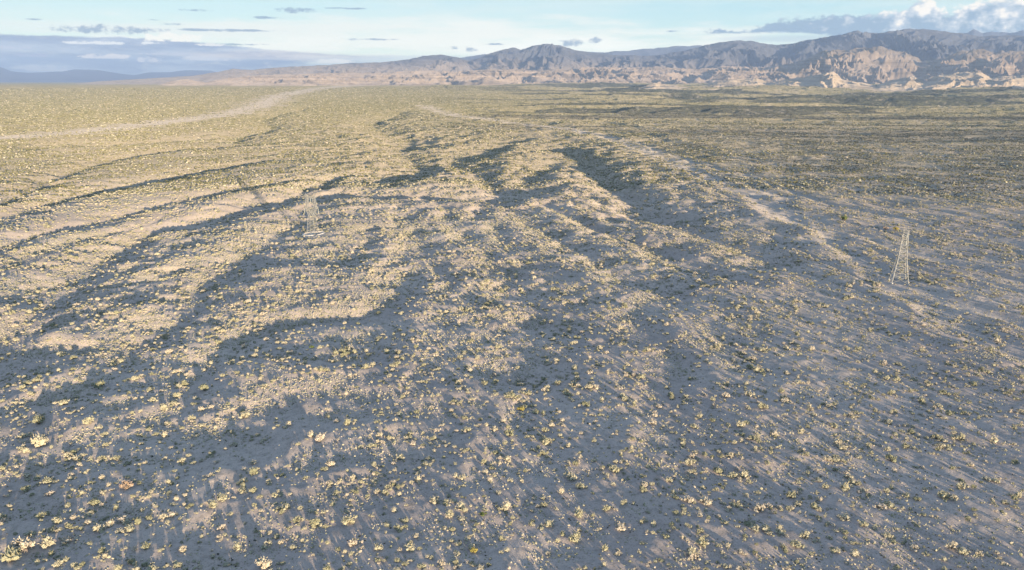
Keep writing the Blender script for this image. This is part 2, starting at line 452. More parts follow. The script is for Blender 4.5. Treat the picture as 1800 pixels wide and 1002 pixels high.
def height(x, y):
    x = np.asarray(x, float); y = np.asarray(y, float)
    r = np.hypot(x, y)
    azm = np.arctan2(x, y)
    front = sst(y, -150, 120)
    z = np.zeros(x.shape)
    # plain rises towards the mountains on the right
    z += rise(r, azm)
    # broken upland: spurs and draws running down the drainage, which heads a little left of straight ahead
    def along(deg):
        q = R(deg); return x * math.sin(q) + y * math.cos(q), x * math.cos(q) - y * math.sin(q)
    up = front * (0.16 + 0.84 * sst(x + 0.06 * y, -262, -205)) * (1 - 0.6 * sst(x, 40, 190)) * (1 - sst(r, 1300, 2600))
    w1 = fbm(x / 110, y / 110, 3, 3); w2 = fbm(x / 110, y / 110, 7, 3)
    u, v = along(-2)
    z += up * 1.5 * (ridged((u + w1 * 60) / 190, (v + w2 * 34) / 60, 20, 4, 0.5) - 0.5)
    z += up * 0.85 * fbm((x + w1 * 30) / 40, (y + w2 * 30) / 34, 24, 4)
    z += up * (1 - 0.5 * sst(r, 300, 900)) * 0.62 * fbm(x / 15, y / 13, 33, 3)
    mid = sst(r, 750, 1500) * (1 - sst(r, 2800, 4500)) * sst(x, -700, -300) * (1 - sst(azm, 0.12, 0.3))
    z += mid * 7.0 * fbm(x / 190 + w1 * .5, y / 210 + w2 * .5, 27, 4, 0.55)
    z += mid * 3.0 * (ridged(x / 150 + w1, y / 260, 29, 4) - 0.5)
    z += up * sst(y, 260, 430) * 1.7 * (ridged((x + w2 * 12) / 46, (y + w1 * 12) / 62, 37, 3, 0.45) - 0.5)
    # rills running along the fan on the right
    rt = front * sst(x + 0.02 * y, -150, 200) * (1 - sst(r, 2200, 4200))
    uu, vv = along(-21)
    z += rt * 1.25 * fbm(uu / 190, vv / 15 + w1 * 0.8, 44, 3)
    z += rt * (1.3 + 1.2 * sst(r, 450, 900)) * fbm(uu / 420, vv / 60 + w2, 48, 3)
    z += rt * 0.5 * fbm(x / 130, y / 60, 49, 4)
    z += front * (1 - sst(r, 450, 900)) * 0.27 * fbm(uu / 34, vv / 2.4 + w2 * 2, 58, 2)
    # long swells further out, shade lies behind them in bands
    far = sst(r, 1100, 2600)
    z += far * sst(azm, -0.12, 0.12) * (15.0 + 36.0 * sst(r, 1700, 4500)) * fbm(x / 1300 + w1 * .2, y / 340 + x / 2600, 52, 4)
    z += far * (1 - sst(azm, -0.2, 0.0)) * 2.0 * fbm(x / 900, y / 500, 55, 3)
    # draws
    cut = np.zeros(x.shape)
    kx = x + fbm(x / 55, y / 55, 171, 3) * 15; ky = y + fbm(x / 55, y / 55, 177, 3) * 15
    lob = 1 + 0.75 * fbm(x / 24, y / 24, 181, 3)
    for pts, H, wd in DRAW_W:
        xs = [p[0] for p in pts]; ys = [p[1] for p in pts]
        pad = 4 * wd + 20
        m = (x > min(xs) - pad) & (x < max(xs) + pad) & (y > min(ys) - pad) & (y < max(ys) + pad)
        if not m.any(): continue
        d, s, t = poly_dist(kx[m], ky[m], pts)
        rr_ = np.clip(r[m] / 900, 1.0, 1.5)
        H = H * (1.28 if np.mean(ys) > 420 else 1.0)
        p = np.exp(-(np.maximum(d * lob[m] - 2, 0) / (wd * rr_)) ** 1.35) * (1 - 0.7 * sst(t, 0.9, 1.0)) * (1 - 0.7 * sst(-t, -0.08, 0.0))
        c0 = cut[m]; c1 = H * p
        cut[m] = np.maximum(c0, c1) + 0.25 * np.minimum(c0, c1)
    z -= cut
    # named crests
    jx = x + fbm(x / 40, y / 40, 71, 3) * 9; jy = y + fbm(x / 40, y / 40, 77, 3) * 9
    for pts, H, wf, wb in CREST_W:
        xs = [p[0] for p in pts]; ys = [p[1] for p in pts]
        pad = 3 * max(wf, wb)
        m = (x > min(xs) - pad) & (x < max(xs) + pad) & (y > min(ys) - pad) & (y < max(ys) + pad)
        if not m.any(): continue
        d, s, t = poly_dist(jx[m], jy[m], pts)
        wd = np.where(s > 0, wb, wf)
        p = np.exp(-(d / wd) ** 1.6)
        ends = sst(t, 0.0, 0.12) * (1 - sst(t, 0.88, 1.0))
        KC = 1.1
        hv = 0.75 + 0.5 * fbm(x[m] / 50, y[m] / 50, 81, 2)
        z[m] += KC * H * p * (0.25 + 0.75 * ends) * hv
    # shrub mounds and hummocks, finest scale the mesh carries
    z += front * 0.22 * fbm(x / 6.5, y / 6.5, 9, 3) * (1 - sst(r, 700, 1500))
    # rough scrub canopy seen edge-on far away
    q = sst(r, 1200, 4500)
    lr = np.log(np.maximum(r, 1.0)); z += q * (0.3 + r / 5200) * vnoise(azm * 160, lr * 110, 13)
    wm = wash_mask(x, y)
    z -= wm * (0.35 + 1.5 * sst(x, 60, 200))
    return z, wm


# ------------------------------------------------------------------ mesh helpers
def grid_mesh(name, V, nr, nc, close=False, attrs=None, smooth=False):
    me = bpy.data.meshes.new(name)
    n = V.shape[0]
    i = np.arange(nr - 1)[:, None]; j = np.arange(nc if close else nc - 1)[None, :]
    j2 = (j + 1) % nc
    a = i * nc + j; b = i * nc + j2; c = (i + 1) * nc + j2; d = (i + 1) * nc + j
    F = np.stack([a + 0 * d, b + 0 * a, c, d], -1).reshape(-1, 4)
    me.vertices.add(n); me.vertices.foreach_set('co', V.astype(np.float32).ravel())
    me.loops.add(F.size); me.loops.foreach_set('vertex_index', F.astype(np.int32).ravel())
    me.polygons.add(len(F))
    me.polygons.foreach_set('loop_start', (np.arange(len(F)) * 4).astype(np.int32))
    me.polygons.foreach_set('loop_total', np.full(len(F), 4, np.int32))
    me.polygons.foreach_set('use_smooth', np.full(len(F), smooth, bool))
    me.update(calc_edges=True)
    if attrs:
        for k, v in attrs.items():
            at = me.attributes.new(k, 'FLOAT', 'POINT')
            at.data.foreach_set('value', v.astype(np.float32).ravel())
    return me


def link(name, me, mat=None, parent=None):
    o = bpy.data.objects.new(name, me)
    if mat: me.materials.clear(); me.materials.append(mat)
    C.objects.link(o)
    if parent is not None: o.parent = parent
    return o


def new_mat(name, rough=0.95):
    m = bpy.data.materials.new(name); m.use_nodes = True
    m.node_tree.nodes.clear()
    t = NT(m.node_tree)
    out = t.add('ShaderNodeOutputMaterial'); b = t.add('ShaderNodeBsdfDiffuse')
    b.inputs['Roughness'].default_value = 0.6
    t.l.new(b.outputs[0], out.inputs[0])
    return m, t, b, out


# ------------------------------------------------------------------ ground
def ground_mat():
    m, t, b, out = new_mat('desert_soil')
    geo = t.add('ShaderNodeNewGeometry'); P = geo.outputs['Position']
    wa = t.add('ShaderNodeAttribute', attribute_name='wash').outputs['Fac']
    vg = t.add('ShaderNodeAttribute', attribute_name='veg').outputs['Fac']
    n1 = t.noise(P, 0.012, 4, 0.6); n2 = t.noise(P, 0.35, 4, 0.65); n3 = t.noise(P, 2.2, 2, 0.6)
    soil = t.mix(t.rng(n1, 0.35, 0.65), (0.385, 0.315, 0.285, 1), (0.46, 0.38, 0.335, 1))
    soil = t.mix(t.rng(n2, 0.45, 0.72, 0, 0.7), soil, (0.24, 0.205, 0.185, 1))
    soil = t.mix(t.rng(n3, 0.54, 0.66, 0, 0.55), soil, (0.15, 0.135, 0.115, 1))
    soil = t.mix(t.rng(t.noise(P, 3.1, 3, 0.7), 0.58, 0.68, 0, 0.5), soil, (0.50, 0.43, 0.37, 1))
    soil = t.mix(t.m('MULTIPLY', t.add('ShaderNodeAttribute', attribute_name='veg2').outputs['Fac'], 0.55), soil, (0.22, 0.19, 0.12, 1))
    soil = t.mix(wa, soil, (0.37, 0.325, 0.30, 1))
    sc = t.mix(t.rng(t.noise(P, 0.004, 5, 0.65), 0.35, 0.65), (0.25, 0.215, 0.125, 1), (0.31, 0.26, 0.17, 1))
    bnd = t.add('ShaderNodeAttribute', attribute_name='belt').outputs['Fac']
    sc = t.mix(t.m('MULTIPLY', bnd, 0.9), sc, (0.035, 0.045, 0.046, 1))  # shade bands of the far plain painted dark into the ground colour
    sc = t.mix(t.rng(t.noise(P, 0.03, 4, 0.8), 0.45, 0.6, 0, 0.7), sc, (0.13, 0.13, 0.085, 1))
    veg = t.m('MULTIPLY', vg, t.m('SUBTRACT', 1.0, wa))
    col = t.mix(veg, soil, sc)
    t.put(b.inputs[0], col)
    bp = t.add('ShaderNodeBump'); bp.inputs['Strength'].default_value = 0.7; bp.inputs['Distance'].default_value = 0.16
    t.put(bp.inputs['Height'], t.noise(P, 1.6, 4, 0.7))
    t.l.new(bp.outputs[0], b.inputs['Normal'])
    return m


GRID = {}
def lookup(key, x, y):
    """value of the ground sheet under the points (x, y), inside the dense sector"""
    r = np.hypot(x, y); a = np.arctan2(x, y)
    fi = np.interp(r, GRID['rr'], np.arange(len(GRID['rr']))); fj = np.clip((a + R(43)) / R(86) * 899, 0, 898.999)
    i = np.minimum(fi.astype(int), len(GRID['rr']) - 2); j = fj.astype(int)
    u = fi - i; v = fj - j; G = GRID[key]
    return (G[i, j] * (1 - v) + G[i, j + 1] * v) * (1 - u) + (G[i + 1, j] * (1 - v) + G[i + 1, j + 1] * v) * u


def make_ground():
    dense = np.linspace(R(-43), R(43), 900)
    rest = np.linspace(R(43), R(317), 60)[1:-1]
    A = np.concatenate([dense, rest])
    rr = np.concatenate([np.geomspace(4, 105, 14)[:-1], np.geomspace(105, 9000, 1010), np.geomspace(9000, 46500, 60)[1:]])
    RR, AA = np.meshgrid(rr, A, indexing='ij')
    off = np.minimum(AA, 2 * math.pi - AA); off = np.where(AA < 0, -AA, off)
    lim = 45000 * (1 - sst(off, R(43), R(62))) + 1500
    RR = np.where(RR > 1200, 1200 + (RR - 1200) * (lim - 1200) / (rr[-1] - 1200), RR)
    x = RR * np.sin(AA); y = RR * np.cos(AA)
    z, wm = height(x.ravel(), y.ravel())
    z = z.reshape(x.shape)
    V = np.stack([x, y, z], -1).reshape(-1, 3)
    veg = sst(RR, 900, 3500).ravel()
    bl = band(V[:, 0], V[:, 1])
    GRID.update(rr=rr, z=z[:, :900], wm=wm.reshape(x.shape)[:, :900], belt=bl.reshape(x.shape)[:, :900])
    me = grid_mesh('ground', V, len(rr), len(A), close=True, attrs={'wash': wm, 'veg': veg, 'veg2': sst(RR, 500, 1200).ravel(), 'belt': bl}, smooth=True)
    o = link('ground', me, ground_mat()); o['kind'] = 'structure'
    return o


ground = make_ground()
#MORE


def zat(x, y):
    return lookup('z', np.atleast_1d(np.asarray(x, float)), np.atleast_1d(np.asarray(y, float)))


# ------------------------------------------------------------------ mountains
def rock_mat(name, low, high, dark, hsplit, hband, scale, upper_amt=0.8, band=0.0):
    m, t, b, out = new_mat(name)
    geo = t.add('ShaderNodeNewGeometry'); P = geo.outputs['Position']
    sp = t.add('ShaderNodeSeparateXYZ'); t.put(sp.inputs[0], P)
    n = t.noise(P, 1 / scale, 5, 0.62)
    n2 = t.noise(P, 6 / scale, 4, 0.65)
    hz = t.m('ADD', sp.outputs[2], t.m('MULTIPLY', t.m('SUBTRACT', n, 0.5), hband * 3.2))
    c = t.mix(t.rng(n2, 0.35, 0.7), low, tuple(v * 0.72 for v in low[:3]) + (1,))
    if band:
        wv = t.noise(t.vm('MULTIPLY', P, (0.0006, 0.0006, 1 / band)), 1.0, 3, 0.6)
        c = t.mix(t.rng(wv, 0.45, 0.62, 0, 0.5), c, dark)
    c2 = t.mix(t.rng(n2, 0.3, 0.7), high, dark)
    c = t.mix(t.m('MULTIPLY', t.rng(hz, hsplit - hband, hsplit + hband), upper_amt), c, c2)
    t.put(b.inputs[0], c)
    return m


def px_h(x, y, D):
    """height at distance D of a thing seen at pixel row y (column x)"""
    X, Y, Z = px_dir(x, y)
    return CAM_H + D * Z / np.hypot(X, Y)


def range_mesh(name, crest, Dfoot, Dcrest, Dback, mat, nr, seed, spur=0.5, rscale=900.0, jag=0.02, foot=0.0, power=1.3, ncol=1000, x0=-420, x1=2300, amp=1.0, gul=0.0):
    cx = np.array([c[0] for c in crest], float); cy = np.array([c[1] for c in crest], float)
    caz, _ = px_azel(cx, cy)
    hs = px_h(cx, cy, Dcrest)
    a0, a1 = float(px_azel(x0, 140)[0]), float(px_azel(x1, 140)[0])
    A = np.linspace(a0, a1, ncol)
    t = np.concatenate([np.linspace(0, 1, int(nr * 0.8)), np.linspace(1, 2, nr - int(nr * 0.8) + 1)[1:]])
    T, AA = np.meshgrid(t, A, indexing='ij')
    D = np.where(T <= 1, Dfoot + (Dcrest - Dfoot) * T, Dcrest + (Dback - Dcrest) * (T - 1))
    x = D * np.sin(AA); y = D * np.cos(AA)
    Hc = np.interp(AA, caz, hs)
    # let the spurs come down from the crest: slide along the range with depth
    wob = fbm(x / (rscale * 2.2), y / (rscale * 2.2), seed, 3)
    tt = np.clip(np.where(T <= 1, T, 2 - T), 0, 1)
    wf_ = fbm(AA * Dcrest / (rscale * 1.6), tt * 0.7, seed + 60, 4)
    te = np.clip(tt + 0.16 * wob * np.sin(math.pi * tt) + (0.95 * wf_ - 0.14) * (1 - tt) ** 2, 0, 1)
    base = te ** power
    rg = ridged(x / rscale + wob * 0.8, y / (rscale * 1.25) - wob * 0.8, seed + 5, 6, 0.56)
    sl = np.sin(math.pi * np.clip(tt, 0, 1)) ** 0.7
    z = Hc * (base + amp * spur * (rg - 0.55) * sl * (0.35 + 0.65 * base ** 0.5))
    if gul:
        g = 1 - np.abs(vnoise(AA * Dcrest / (rscale * 0.28) + wob * 3 + tt * 1.3, tt * 2.2, seed + 40))
        g2 = 1 - np.abs(vnoise(AA * Dcrest / (rscale * 0.11) + wob * 7 - tt * 1.1, tt * 4.0, seed + 41))
        z += Hc * gul * ((g ** 2 - 0.5) + 0.45 * (g2 ** 2 - 0.5)) * sl
    z += Hc * jag * fbm(x / (rscale * 0.22), y / (rscale * 0.22), seed + 20, 4) * np.exp(-((T - 1) / 0.2) ** 2)
    z = np.where(z < 0, z * 0.3, z) + rise(D, AA) * (1 - base) * 0.9
    edge = sst(tt, 0.0, 0.04)
    z = z * edge + (-30) * (1 - edge)
    V = np.stack([x, y, z], -1).reshape(-1, 3)
    me = grid_mesh(name, V, len(t), ncol, smooth=False)
    o = link(name, me, mat); o['kind'] = 'structure'
    return o


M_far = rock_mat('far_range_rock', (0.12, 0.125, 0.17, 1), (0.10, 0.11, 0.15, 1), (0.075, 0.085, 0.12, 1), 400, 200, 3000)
M_main = rock_mat('mountain_rock', (0.31, 0.26, 0.235, 1), (0.12, 0.125, 0.155, 1), (0.085, 0.095, 0.13, 1), 380, 150, 900, 0.95)  # cloud shade on the upper slopes is put into their blue-grey colour
M_bad = rock_mat('badland_clay', (0.38, 0.305, 0.26, 1), (0.21, 0.185, 0.17, 1), (0.16, 0.13, 0.11, 1), 400, 110, 700, 0.8, band=22.0)
M_dune = rock_mat('pale_hill_clay', (0.46, 0.37, 0.29, 1), (0.30, 0.245, 0.205, 1), (0.22, 0.18, 0.15, 1), 260, 80, 500, 0.6, band=15.0)

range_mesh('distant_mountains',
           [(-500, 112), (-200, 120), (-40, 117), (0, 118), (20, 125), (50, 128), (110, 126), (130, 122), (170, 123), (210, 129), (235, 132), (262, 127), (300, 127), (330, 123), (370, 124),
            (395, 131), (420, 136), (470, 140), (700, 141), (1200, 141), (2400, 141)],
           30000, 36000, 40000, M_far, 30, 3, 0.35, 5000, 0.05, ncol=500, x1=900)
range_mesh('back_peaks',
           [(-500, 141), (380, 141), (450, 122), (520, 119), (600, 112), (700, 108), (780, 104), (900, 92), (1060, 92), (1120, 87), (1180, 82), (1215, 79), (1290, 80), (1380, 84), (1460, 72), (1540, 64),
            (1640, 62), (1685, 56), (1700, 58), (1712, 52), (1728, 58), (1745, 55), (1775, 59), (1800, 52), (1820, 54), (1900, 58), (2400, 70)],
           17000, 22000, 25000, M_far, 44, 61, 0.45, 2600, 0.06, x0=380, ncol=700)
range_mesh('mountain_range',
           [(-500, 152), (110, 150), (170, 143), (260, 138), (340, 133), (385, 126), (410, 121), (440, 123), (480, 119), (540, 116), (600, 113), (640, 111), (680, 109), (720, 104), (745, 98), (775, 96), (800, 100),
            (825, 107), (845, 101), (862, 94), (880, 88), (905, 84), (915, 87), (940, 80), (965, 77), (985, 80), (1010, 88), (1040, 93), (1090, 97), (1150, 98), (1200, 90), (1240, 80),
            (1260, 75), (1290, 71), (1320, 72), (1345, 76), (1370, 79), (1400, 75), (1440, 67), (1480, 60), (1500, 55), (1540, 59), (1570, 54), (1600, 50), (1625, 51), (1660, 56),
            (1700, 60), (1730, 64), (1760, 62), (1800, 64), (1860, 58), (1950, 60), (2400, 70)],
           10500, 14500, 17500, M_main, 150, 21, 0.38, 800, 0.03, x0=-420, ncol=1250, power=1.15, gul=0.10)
range_mesh('badlands',
           [(-500, 175), (240, 165), (300, 143), (330, 139), (360, 145), (400, 137), (450, 133), (520, 131), (600, 128), (680, 128), (740, 124), (800, 126), (880, 122), (960, 124), (1040, 118),
            (1100, 120), (1160, 118), (1220, 122), (1280, 116), (1340, 120), (1400, 112), (1440, 92), (1500, 84), (1550, 83), (1590, 92), (1620, 108), (1650, 104), (1690, 92), (1712, 86),
            (1745, 92), (1780, 90), (1830, 88), (1900, 95), (2400, 110)],
           7800, 10400, 12000, M_bad, 130, 33, 0.8, 460, 0.10, x0=-420, ncol=1250, power=1.35, amp=0.9, gul=0.05)
range_mesh('clay_hills',
           [(-500, 160), (1000, 160), (1120, 156), (1150, 146), (1180, 150), (1230, 152), (1262, 143), (1290, 139), (1330, 137), (1350, 146), (1375, 140), (1420, 134), (1465, 126), (1480, 140), (1540, 150),
            (1570, 141), (1605, 134), (1625, 144), (1650, 132), (1690, 126), (1720, 127), (1745, 138), (1775, 132), (1830, 133), (1900, 130), (2400, 140)],
           5900, 7000, 7700, M_dune, 70, 47, 0.6, 360, 0.12, x0=980, ncol=750, power=1.2, amp=1.0, gul=0.03)


# ------------------------------------------------------------------ haze
def make_haze():
    x0, x1, y0, y1, z0, z1 = -44000, 44000, -1700, 47500, -120, HAZE_TOP
    vs = [(x, y, z) for z in (z0, z1) for y in (y0, y1) for x in (x0, x1)]
    me = bpy.data.meshes.new('haze')
    me.from_pydata(vs, [], [(0, 2, 3, 1), (4, 5, 7, 6), (0, 1, 5, 4), (2, 6, 7, 3), (0, 4, 6, 2), (1, 3, 7, 5)])
    m = bpy.data.materials.new('haze_air'); m.use_nodes = True; nt = m.node_tree; nt.nodes.clear()
    out = nt.nodes.new('ShaderNodeOutputMaterial'); v = nt.nodes.new('ShaderNodeVolumePrincipled')
    v.inputs['Color'].default_value = (0.47, 0.64, 1.0, 1); v.inputs['Density'].default_value = HAZE
    v.inputs['Anisotropy'].default_value = 0.0
    nt.links.new(v.outputs[0], out.inputs['Volume'])
    o = link('haze', me, m); o['kind'] = 'stuff'
    o.display_type = 'WIRE'


make_haze()

# ------------------------------------------------------------------ shrubs
def shrub_mat(name, cols, dry=0.15):
    m, t, b, out = new_mat(name)
    oi = t.add('ShaderNodeObjectInfo')
    fa = t.add('ShaderNodeAttribute', attribute_name='tone').outputs['Fac']
    cr = t.add('ShaderNodeValToRGB'); t.put(cr.inputs[0], oi.outputs['Random'])
    e = cr.color_ramp.elements
    e[0].position = 0.0; e[0].color = cols[0] + (1,); e[1].position = 1.0; e[1].color = cols[-1] + (1,)
    for i, c in enumerate(cols[1:-1]):
        q = e.new((i + 1) / (len(cols) - 1)); q.color = c + (1,)
    c = t.mix(fa, cr.outputs[0], (0.10, 0.085, 0.055, 1))
    t.put(b.inputs[0], c)
    return m


M_leaf = shrub_mat('shrub_foliage', [(0.25, 0.25, 0.17), (0.36, 0.34, 0.24), (0.43, 0.40, 0.30), (0.49, 0.44, 0.34), (0.52, 0.45, 0.38)])
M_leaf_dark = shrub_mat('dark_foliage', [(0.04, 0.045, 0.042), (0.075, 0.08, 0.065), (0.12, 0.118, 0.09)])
M_leaf_olive = shrub_mat('olive_foliage', [(0.12, 0.12, 0.055), (0.19, 0.18, 0.085), (0.27, 0.24, 0.13)])
M_leaf_green = shrub_mat('green_foliage', [(0.10, 0.13, 0.04), (0.15, 0.18, 0.06)])
M_leaf_yellow = shrub_mat('yellow_foliage', [(0.36, 0.30, 0.09), (0.40, 0.33, 0.10)])
M_leaf_dry = shrub_mat('dry_twigs', [(0.36, 0.26, 0.20), (0.42, 0.31, 0.24)])
mw, tw, bw, _ = new_mat('woody_stem')
tw.put(bw.inputs[0], tw.mix(tw.rng(tw.noise(tw.add('ShaderNodeNewGeometry').outputs['Position'], 8.0, 2), 0.4, 0.6), (0.13, 0.10, 0.075, 1), (0.20, 0.165, 0.13, 1)))
M_wood = mw


def mesh_from(name, vs, fs, mat, tone=None):
    me = bpy.data.meshes.new(name)
    me.from_pydata(vs, [], fs)
    if tone is not None:
        at = me.attributes.new('tone', 'FLOAT', 'FACE'); at.data.foreach_set('value', tone)
    me.materials.append(mat)
    return me


_bm = bmesh.new(); bmesh.ops.create_icosphere(_bm, subdivisions=1, radius=1.0)
ICO_V = [tuple(v.co) for v in _bm.verts]; ICO_F = [tuple(v.index for v in f.verts) for f in _bm.faces]; _bm.free()
_bm = bmesh.new(); bmesh.ops.create_icosphere(_bm, subdivisions=2, radius=1.0)
ICO2_V = [tuple(v.co) for v in _bm.verts]; ICO2_F = [tuple(v.index for v in f.verts) for f in _bm.faces]; _bm.free()


def shrub_mesh(seed, mat, lobes=8, spread=0.62, lobe_r=0.30, leaves=70, tall=0.75, elong=1.0, detail=1):
    """unit shrub: radius about 1, made of ragged lobes carried on spreading stems, with loose leaf sprays"""
    q = random.Random(seed)
    vs, fs, tn = [], [], []
    sv, sf = [], []
    IV, IF = (ICO2_V, ICO2_F) if detail > 1 else (ICO_V, ICO_F)
    cs = []
    for i in range(lobes):
        a = i * 2.399 + q.uniform(-0.5, 0.5)
        rr = spread * math.sqrt((i + 0.4) / lobes) * q.uniform(0.75, 1.25)
        h = tall * (0.42 + 0.5 * (1 - rr / (spread * 1.3))) * q.uniform(0.75, 1.2)
        cx, cy = rr * math.cos(a) * elong, rr * math.sin(a) / elong
        R_ = lobe_r * q.uniform(0.7, 1.25)
        cs.append((cx, cy, h, R_))
        o = len(vs)
        for v in IV:
            k = R_ * q.uniform(0.40, 1.45)
            vs.append((cx + v[0] * k, cy + v[1] * k, max(0.0, h + v[2] * k * 0.95)))
        for f in IF:
            if q.random() < 0.24: continue
            fs.append(tuple(o + j for j in f)); tn.append(q.choice([0, 0, 0.05, 0.15, 0.35]))
        # stem
        for s_ in range(2):
            o = len(sv)
            ex, ey = cx + q.uniform(-.1, .1), cy + q.uniform(-.1, .1)
            for k in range(3):
                an = k * 2.094
                sv.append((0.05 * math.cos(an) + ex * 0.05, 0.05 * math.sin(an) + ey * 0.05, -0.15))
            for k in range(3):
                an = k * 2.094
                sv.append((ex + 0.018 * math.cos(an), ey + 0.018 * math.sin(an), h))
            for k in range(3):
                sf.append((o + k, o + (k + 1) % 3, o + 3 + (k + 1) % 3, o + 3 + k))
    for i in range(leaves):
        cx, cy, h, R_ = q.choice(cs)
        d = Vector((q.gauss(0, 1), q.gauss(0, 1), q.gauss(0.35, 0.8))).normalized()
        p = Vector((cx, cy, h)) + d * R_ * q.uniform(0.8, 1.7)
        p.z = max(p.z, 0.03)
        s = q.uniform(0.05, 0.11)
        w_ = Vector((q.gauss(0, 1), q.gauss(0, 1), q.gauss(0, 1)))
        u = (d + Vector((q.gauss(0, .4), q.gauss(0, .4), .5))).normalized() * 1.5; v = u.cross(w_).normalized() * 0.55
        o = len(vs)
        for a_, b_ in ((-1, -.6), (1, -.5), (.7, .8), (-.8, .6)):
            vs.append(tuple(p + u * s * a_ * q.uniform(.6, 1.3) + v * s * b_ * q.uniform(.6, 1.3)))
        fs.append((o, o + 1, o + 2, o + 3)); tn.append(q.choice([0, 0, 0, 0.2, 0.35]))
    return mesh_from('shrub_crown', vs, fs, mat, tn), mesh_from('shrub_stems', sv, sf, M_wood)


KINDS = []
for i in range(6):
    KINDS.append(shrub_mesh(100 + i, M_leaf, lobes=[7, 9, 6, 11, 8, 5][i], spread=[.6, .7, .55, .75, .65, .5][i], lobe_r=[.30, .26, .34, .24, .28, .36][i],
                            leaves=140, tall=[.75, .8, .9, .7, 1.0, .85][i], elong=[1, 1.15, 1, 1.25, .9, 1][i], detail=2 if i < 3 else 1))
K_GREEN = shrub_mesh(201, M_leaf_green, 7, .6, .30, 90, .75, 1.1)
K_YELLOW = shrub_mesh(202, M_leaf_yellow, 8, .55, .30, 90, 1.0, 1.0, 2)
K_DRY = shrub_mesh(203, M_leaf_dry, 9, .7, .20, 110, .8, 1.2)


def tuft_mesh(seed, mat, lobes):
    q = random.Random(seed); vs, fs, tn = [], [], []
    for i in range(lobes):
        cx, cy = q.uniform(-.55, .55), q.uniform(-.55, .55); R_ = q.uniform(.3, .5); o = len(vs)
        if lobes == 1: cx = cy = 0; R_ = .8
        for v in ICO_V:
            k = R_ * q.uniform(.6, 1.35); vs.append((cx + v[0] * k, cy + v[1] * k, max(-.05, .3 + v[2] * k * .9)))
        for f in ICO_F:
            fs.append(tuple(o + j for j in f)); tn.append(q.choice([0, 0, .2, .4]))
    return mesh_from('tuft', vs, fs, mat, tn)


# individuals ------------------------------------------------------
def stand(name, kind, x, y, size, hz, rot, label, group=None):
    z = float(zat(x, y)[0])
    root = bpy.data.objects.new(name, None); C.objects.link(root)
    root.empty_display_size = 0.3
    root.location = (x, y, z); root.rotation_euler = (0, 0, rot); root.scale = (size, size, size * hz)
    root['label'] = label; root['category'] = 'shrub'
    if group: root['group'] = group
    for nm, me in (('crown', kind[0]), ('stems', kind[1])):
        o = bpy.data.objects.new(nm, me); C.objects.link(o); o.parent = root
    return root


NOTABLE = []   # filled below: (px, py, radius m, kind, label)
def note(px_, py_, w_px, kind, label, hz=1.0):
    X, Y, Z = px_dir(px_, py_); x, y = px_ground(px_, py_ + w_px * 0.2)
    d = math.hypot(float(x), float(y)); slant = math.hypot(d, CAM_H)
    NOTABLE.append((float(x), float(y), 0.5 * w_px / F_PX * slant, kind, label, hz))

note(222, 848, 34, K_DRY, 'large dry pinkish shrub, the biggest rounded one in the lower left sand')
note(833, 965, 20, K_YELLOW, 'bright yellow upright shrub near the bottom edge, middle of the frame')
note(915, 713, 22, K_YELLOW, 'flat orange yellow shrub beside the faint vehicle track', 0.6)
note(548, 608, 14, K_GREEN, 'single vivid green shrub in the shaded hollow among dark tufts')
note(849, 902, 22, K_GREEN, 'low dark green shrub in shade left of the pale track', 0.6)
note(20, 975, 44, KINDS[3], 'broad double crowned yellow shrub in the bottom left corner')
note(37, 957, 40, KINDS[1], 'wide yellow shrub leaning over in the lower left corner, above the cut off one')
note(84, 948, 32, KINDS[0], 'rounded pale yellow shrub right of the corner clump at lower left')
note(100, 913, 22, KINDS[2], 'round pale shrub alone in blue shade, above the lower left corner')
note(72, 903, 20, KINDS[4], 'short yellow shrub just left of a round pale one in the lower left shade')
note(243, 913, 20, KINDS[5], 'olive shrub with dark left side at lower left')
note(212, 928, 22, KINDS[3], 'flat spreading olive shrub in open shaded sand at lower left', 0.7)
note(465, 985, 36, KINDS[1], 'big clumped shrub cut by the bottom edge in the lower left')
note(618, 950, 26, KINDS[0], 'rounded cream shrub on lit sand near the bottom edge')
note(612, 910, 34, KINDS[3], 'twin crowned cream shrub above the bottom edge, left of centre')
note(562, 770, 28, KINDS[1], 'tall cream shrub on the rim of the shaded hollow')
note(665, 958, 24, KINDS[4], 'ragged upright shrub of pale twigs near the bottom centre')
note(720, 960, 28, KINDS[2], 'pale branching shrub beside the darkest sand at bottom centre')
note(700, 925, 26, KINDS[0], 'cream shrub pair on shaded sand at bottom centre')
note(1003, 832, 32, KINDS[3], 'long ragged shrub of two crowns right of the vehicle track')
note(1020, 850, 26, KINDS[1], 'low cream shrub touching the long ragged one right of the track', 0.8)
note(987, 862, 20, KINDS[5], 'rounded cream shrub beside the fork of the vehicle track')
note(1017, 900, 28, KINDS[2], 'cream shrub standing at the upper edge of the pale bare strip')
note(1012, 940, 34, KINDS[0], 'large shrub with a lit tail of sand behind it')
note(895, 760, 26, KINDS[4], 'upright cream shrub left of the vehicle track')
note(1065, 893, 22, KINDS[1], 'compact olive shrub right of the pale strip of sand')
note(1090, 925, 30, KINDS[3], 'broad ragged shrub at the right end of the pale strip')
note(1672, 958, 26, KINDS[4], 'tall olive shrub near the bottom edge at far right')
note(1485, 855, 28, KINDS[5], 'tall dark based shrub alone at lower right')
note(1392, 866, 26, KINDS[2], 'big cream shrub of dense crowns at lower right')
note(1335, 888, 32, KINDS[3], 'wide scattered cream shrub left of the tall dark based one')
note(1240, 880, 34, KINDS[1], 'pinkish sprawling shrub on raised sand at lower right', 0.7)
note(1565, 805, 26, KINDS[0], 'two tiered cream shrub right of centre in the lower right plain')
note(1300, 750, 24, KINDS[2], 'cream shrub with flat top in the middle of the right slope')
